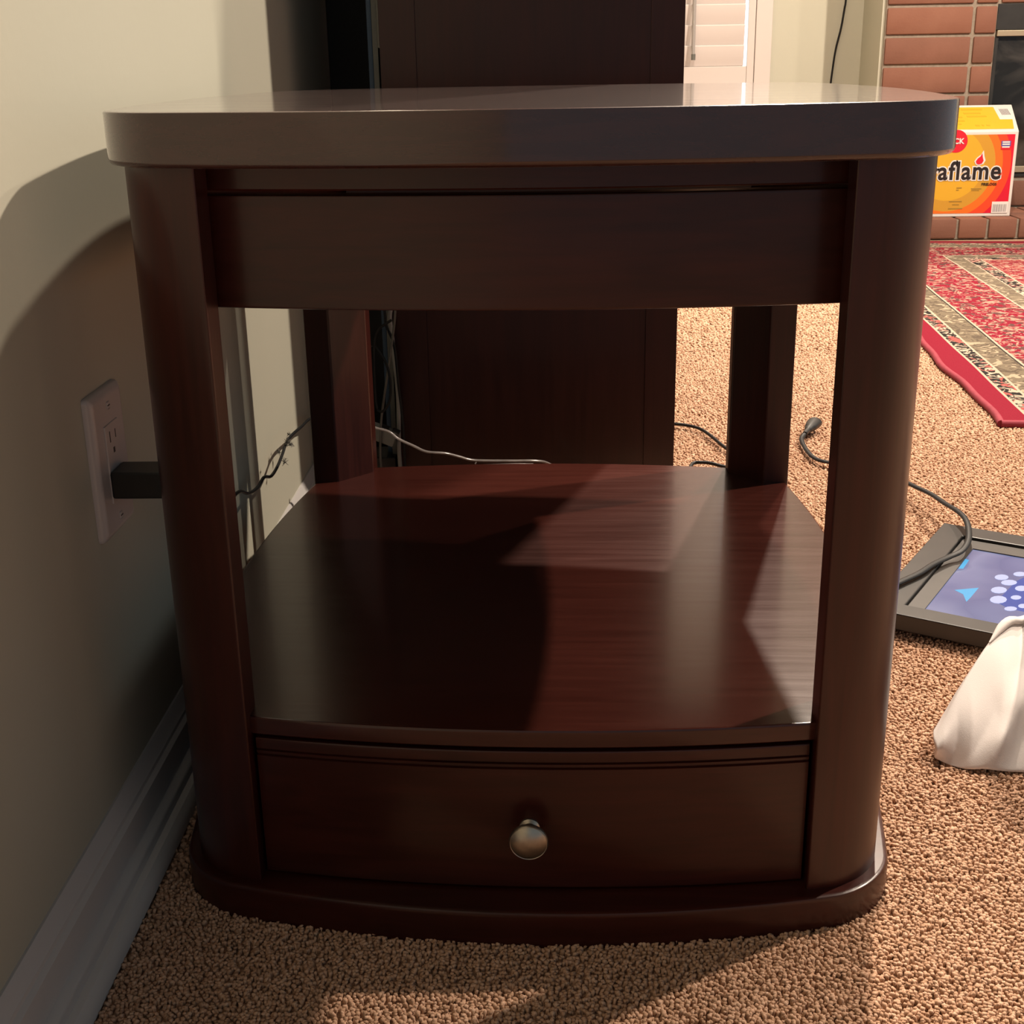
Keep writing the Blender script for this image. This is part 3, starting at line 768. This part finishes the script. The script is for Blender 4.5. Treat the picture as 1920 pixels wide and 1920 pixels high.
fi('firebox', IX0, IX1, FP_Y + .03, FP_Y + .33, IZ0, IZ1, M_IRON)
fi('hood', IX0, IX1, FP_Y - .004, FP_Y + .03, .762, IZ1, M_IRON)
fi('brass_strip', IX0 + .004, IX1 - .004, FP_Y - .012, FP_Y + .02, .738, .760, M_STRIP)
fi('brass_strip', IX0 + .004, IX1 - .004, FP_Y - .012, FP_Y + .02, .216, .240, M_STRIP)
fi('sill', IX0, IX1, FP_Y - .006, FP_Y + .03, IZ0, .214, M_IRON)
fi('door_frame', IX0, IX0 + .014, FP_Y - .004, FP_Y + .03, .240, .738, M_IRON)
fi('door_frame', IX1 - .014, IX1, FP_Y - .004, FP_Y + .03, .240, .738, M_IRON)
fi('door_frame', 2.27, 2.285, FP_Y - .004, FP_Y + .03, .240, .738, M_IRON)
fi('glass_pane', IX0 + .014, 2.27, FP_Y + .008, FP_Y + .014, .240, .738, M_SMOKE, 0)
fi('glass_pane', 2.285, IX1 - .014, FP_Y + .008, FP_Y + .014, .240, .738, M_SMOKE, 0)

# ------------------------------------------------------------------ box of fire logs on the hearth
BXW, BXD, BXH, BXB = .44, .25, .318, .405
BX = thing('firelog_box', 'yellow and red cardboard box of fire logs standing on the brick hearth', 'box', (1.774, 5.135, HZ), 0)
M_CARD = plain_noise('white_card', (.74, .69, .65), (.78, .73, .69), 10, .5)
V = [(-BXW, 0, 0), (0, 0, 0), (0, BXD, 0), (-BXW, BXD, 0), (-BXW, 0, BXH), (0, 0, BXH), (.046, BXD, BXB), (-BXW, BXD, BXB)]
ct = obj('carton', V, [(0, 1, 5, 4), (1, 2, 6, 5), (2, 3, 7, 6), (3, 0, 4, 7), (4, 5, 6, 7), (3, 2, 1, 0)], M_CARD, BX)
md = ct.modifiers.new('bevel', 'BEVEL'); md.width = .003; md.segments = 2
def printed(name, c, rough=.45): return new_mat(name, c, rough)
M_PRINT = new_mat('printed_sunburst', (.9, .5, .05), .45)
m = M_PRINT
tc = nd(m, 'ShaderNodeTexCoord'); mp = nd(m, 'ShaderNodeMapping'); mp.inputs['Location'].default_value = (.252, 0, -.196); mp.inputs['Scale'].default_value = (1, 0, 1)
lk(m, tc.outputs['Object'], mp.inputs['Vector'])
ln = nd(m, 'ShaderNodeVectorMath', operation='LENGTH'); lk(m, mp.outputs['Vector'], ln.inputs[0])
ml = nd(m, 'ShaderNodeMath', operation='MULTIPLY'); ml.inputs[1].default_value = 2.5; lk(m, ln.outputs['Value'], ml.inputs[0])
rp = ramp(m, [(0, (.78, .42, .025)), (.133 * 2.5, (.64, .32, .03)), (.174 * 2.5, (.95, .17, .012)), (.203 * 2.5, (.90, .065, .015)), (.233 * 2.5, (.72, .005, .03))], 'CONSTANT')
lk(m, ml.outputs[0], rp.inputs['Fac']); lk(m, rp.outputs['Color'], bsdf(m).inputs['Base Color'])
M_YEL = plain_noise('printed_yellow', (.74, .44, .02), (.77, .48, .03), 5, .45)
M_BLKP = printed('printed_black', (.015, .010, .010)); M_WHTP = printed('printed_white', (.86, .80, .76)); M_REDP = printed('printed_red', (.72, .01, .03))
M_BLUP = printed('printed_blue', (.12, .10, .35)); M_GOLP = printed('printed_gold_text', (.40, .23, .03)); M_GRYP = printed('printed_grey', (.38, .35, .36))
def front_poly(name, pts, off, mat, parent=ct):
    """flat print on the front panel; pts are (x, z), x measured from the right-hand edge"""
    n_ = len(pts)
    return obj(name, [(x, -off, z) for x, z in pts] + [(x, -off + .0008, z) for x, z in pts],
               [tuple(range(n_)), tuple(range(2 * n_ - 1, n_ - 1, -1))] + [(i, (i + 1) % n_, n_ + (i + 1) % n_, n_ + i) for i in range(n_)], mat, parent)
def frect(name, x0, x1, z0, z1, off, mat): return front_poly(name, [(x0, z0), (x1, z0), (x1, z1), (x0, z1)], off, mat)
frect('front_print', -BXW + .012, -.012, .013, BXH - .012, .0010, M_PRINT)
def circle_pts(cx, cz, r, n_=24): return [(cx + r * math.cos(2 * math.pi * k / n_), cz + r * math.sin(2 * math.pi * k / n_)) for k in range(n_)]
def text_mesh(name, body, size, off, mat, x, z, parent, bold=0.0, yoff=0.0, align='RIGHT', sx=1.0, space=1.0):
    cu = bpy.data.curves.new(name, 'FONT'); cu.body = body; cu.size = size; cu.align_x = align; cu.offset = bold; cu.extrude = .0003; cu.resolution_u = 4; cu.space_character = space
    tmp = bpy.data.objects.new('tmp_text', cu); C.objects.link(tmp)
    bpy.context.view_layer.update()
    me = bpy.data.meshes.new_from_object(tmp.evaluated_get(bpy.context.evaluated_depsgraph_get()))
    bpy.data.objects.remove(tmp); bpy.data.curves.remove(cu)
    me.transform(Matrix(((sx, 0, 0, x), (0, 0, -1, -off), (0, 1, 0, z), (0, 0, 0, 1))))
    me.update(); me.name = name
    return link(name, me, mat, parent)
text_mesh('lettering_outline', 'duraflame', .094, .0022, M_WHTP, -.052, .142, ct, .0066, sx=.90, space=1.10)
text_mesh('lettering', 'duraflame', .094, .0030, M_BLKP, -.052, .142, ct, .0022, sx=.90, space=1.10)
fl = [(0, 0), (.012, .004), (.017, .014), (.013, .026), (.010, .042), (.004, .030), (-.006, .022), (-.012, .012), (-.008, .003)]
front_poly('flame_outline', [(-.140 + x * 1.45, .192 + z * 1.35) for x, z in fl], .0026, M_WHTP)
front_poly('flame_mark', [(-.140 + x, .196 + z) for x, z in fl], .0034, M_REDP)
text_mesh('small_lettering', 'FIRELOGS', .0135, .0030, M_BLKP, -.064, .118, ct, .0003)
frect('badge', -.062, -.026, .262, .282, .0022, M_BLUP); frect('badge', -.062, -.026, .250, .262, .0022, M_REDP)
for zz in (.275, .267, .257): frect('badge_text', -.058, -.030, zz, zz + .005, .0030, M_WHTP)
front_poly('pack_badge', circle_pts(-.232, .283, .042), .0018, M_REDP)
text_mesh('pack_lettering', 'PACK', .028, .0030, M_WHTP, -.204, .274, ct, .0008)
frect('code_panel', -.074, -.012, .013, .056, .0022, M_WHTP)
xx = -.069
while xx < -.020:
    w_ = rb.choice((.0012, .002, .0032)); frect('code_bar', xx, xx + w_, .018, .046, .0030, M_GRYP); xx += w_ + rb.choice((.0015, .0025))
for (x0, x1, z0) in ((-.215, -.195, .108), (-.160, -.120, .104), (-.158, -.128, .098), (-.216, -.206, .100), (-.240, -.190, .057), (-.225, -.200, .045), (-.24, -.185, .030)):
    frect('fine_print', x0, x1, z0, z0 + .0035, .0020, M_GOLP)
# lid print (lies on the sloping lid)
sl = (BXB - BXH) / BXD
def lid_poly(name, pts, off, mat):
    n_ = len(pts); up_ = Vector((0, -sl, 1)).normalized() * off
    V = [Vector((x, y, BXH + sl * y)) + up_ for x, y in pts] + [Vector((x, y, BXH + sl * y)) + up_ * .2 for x, y in pts]
    return obj(name, V, [tuple(range(n_)), tuple(range(2 * n_ - 1, n_ - 1, -1))] + [(i, (i + 1) % n_, n_ + (i + 1) % n_, n_ + i) for i in range(n_)], mat, ct)
lid_poly('lid_print', [(-BXW + .01, .018), (-.014, .018), (.006, .105), (-.042, .105), (-.034, .225), (-BXW + .01, .225)], .0012, M_YEL)
M_YELD = printed('printed_yellow_text', (.66, .40, .02))
for (x0, x1, y0) in ((-.30, -.185, .20), (-.30, -.20, .16), (-.28, -.18, .125), (-.165, -.085, .195), (-.165, -.10, .16), (-.16, -.085, .13), (-.30, -.18, .09), (-.29, -.2, .06), (-.15, -.135, .045), (-.125, -.118, .045), (-.108, -.095, .045)):
    lid_poly('fine_print', [(x0, y0), (x1, y0), (x1, y0 + .012), (x0, y0 + .012)], .0022, M_YELD)
for k in range(6): lid_poly('code_bar', [(-.020 + k * .006, .15), (-.017 + k * .006, .15), (-.015 + k * .006, .205), (-.018 + k * .006, .205)], .0016, M_GRYP)

# ------------------------------------------------------------------ window with plantation shutters
M_SHUT = plain_noise('white_shutter_paint', (.72, .64, .60), (.75, .67, .63), 3, .4)
wn = struct(box('window_1', WX0 - .06, WX0, FAR_Y - .022, FAR_Y + .05, WZ0 - .06, WZ1 + .06, M_SHUT, None, .003))
box('window_frame', WX1 - .002, WX1 + .066, FAR_Y - .022, FAR_Y + .05, WZ0 - .06, WZ1 + .06, M_SHUT, wn, .003)
box('window_frame', WX0, WX1, FAR_Y - .022, FAR_Y + .05, WZ1, WZ1 + .06, M_SHUT, wn, .003)
box('window_sill', WX0 - .06, WX1 + .066, FAR_Y - .05, FAR_Y + .05, WZ0 - .06, WZ0 - .01, M_SHUT, wn, .003)
box('shutter_stile', WX1 - .034, WX1 - .003, FAR_Y - .016, FAR_Y + .016, WZ0 - .01, WZ1, M_SHUT, wn, .003)
box('shutter_stile', WX0 + .002, WX0 + .05, FAR_Y - .016, FAR_Y + .016, WZ0 - .01, WZ1, M_SHUT, wn, .003)
box('shutter_rail', WX0 + .05, WX1 - .034, FAR_Y - .014, FAR_Y + .014, WZ0 - .01, .641, M_SHUT, wn, .003)
M_SKY = bpy.data.materials.new('daylight_outside'); M_SKY.use_nodes = True
nt = M_SKY.node_tree; nt.nodes.remove(nt.nodes['Principled BSDF'])
em = nt.nodes.new('ShaderNodeEmission'); em.inputs[0].default_value = (.75, .93, 1.0, 1); em.inputs[1].default_value = 3.0
nt.links.new(em.outputs[0], nt.nodes['Material Output'].inputs[0])
box('window_pane', WX0, WX1, FAR_Y + .085, FAR_Y + .090, WZ0, WZ1, M_SKY, wn)
lou = None; zc = .641; k = 0
while zc < WZ1 - .05:
    if lou is None:
        me = box_mesh(WX0 + .052, WX1 - .046, -.005, .005, 0, .086, .004, 3)
        me.shade_smooth(); me.set_sharp_from_angle(angle=math.radians(50)); me.materials.append(M_SHUT); me.name = 'louver'; lou = me
    o = bpy.data.objects.new('louver', lou); C.objects.link(o); o.parent = wn
    o.location = (0, FAR_Y + .004, zc); o.rotation_euler = (math.radians(8), 0, 0)
    zc += .0812; k += 1
M_ROD = new_mat('grey_tilt_rod', (.40, .37, .35), .4)
rod = tube('tilt_rod', [(.598, FAR_Y - .034, .690), (.597, FAR_Y - .034, .72), (.597, FAR_Y - .034, 1.0), (.597, FAR_Y - .034, 2.0)], .0075, M_ROD, wn, 1, 10)
tube('rod_tip', [(.598, FAR_Y - .034, .668), (.598, FAR_Y - .034, .692)], .009, M_SLOT if False else M_GREYB, rod, 1, 10)

# wire hanging down the far wall
hw = [on_y(1592, -120, FAR_Y - .012), on_y(1588, -40, FAR_Y - .012), on_y(1586, 0, FAR_Y - .012), on_y(1583, 18, FAR_Y - .012), on_y(1577, 52, FAR_Y - .012), on_y(1567, 92, FAR_Y - .012), on_y(1561, 130, FAR_Y - .012), on_y(1557, 165, FAR_Y - .012), Vector((1.19, FAR_Y - .02, .40)), Vector((1.17, FAR_Y - .03, .09)), Vector((1.165, FAR_Y - .035, .004))]
tag(tube('hanging_wire', hw, .0042, M_CORD, None, 5, 8), 'thin black wire hanging down the cream wall between window and fireplace', 'wire')
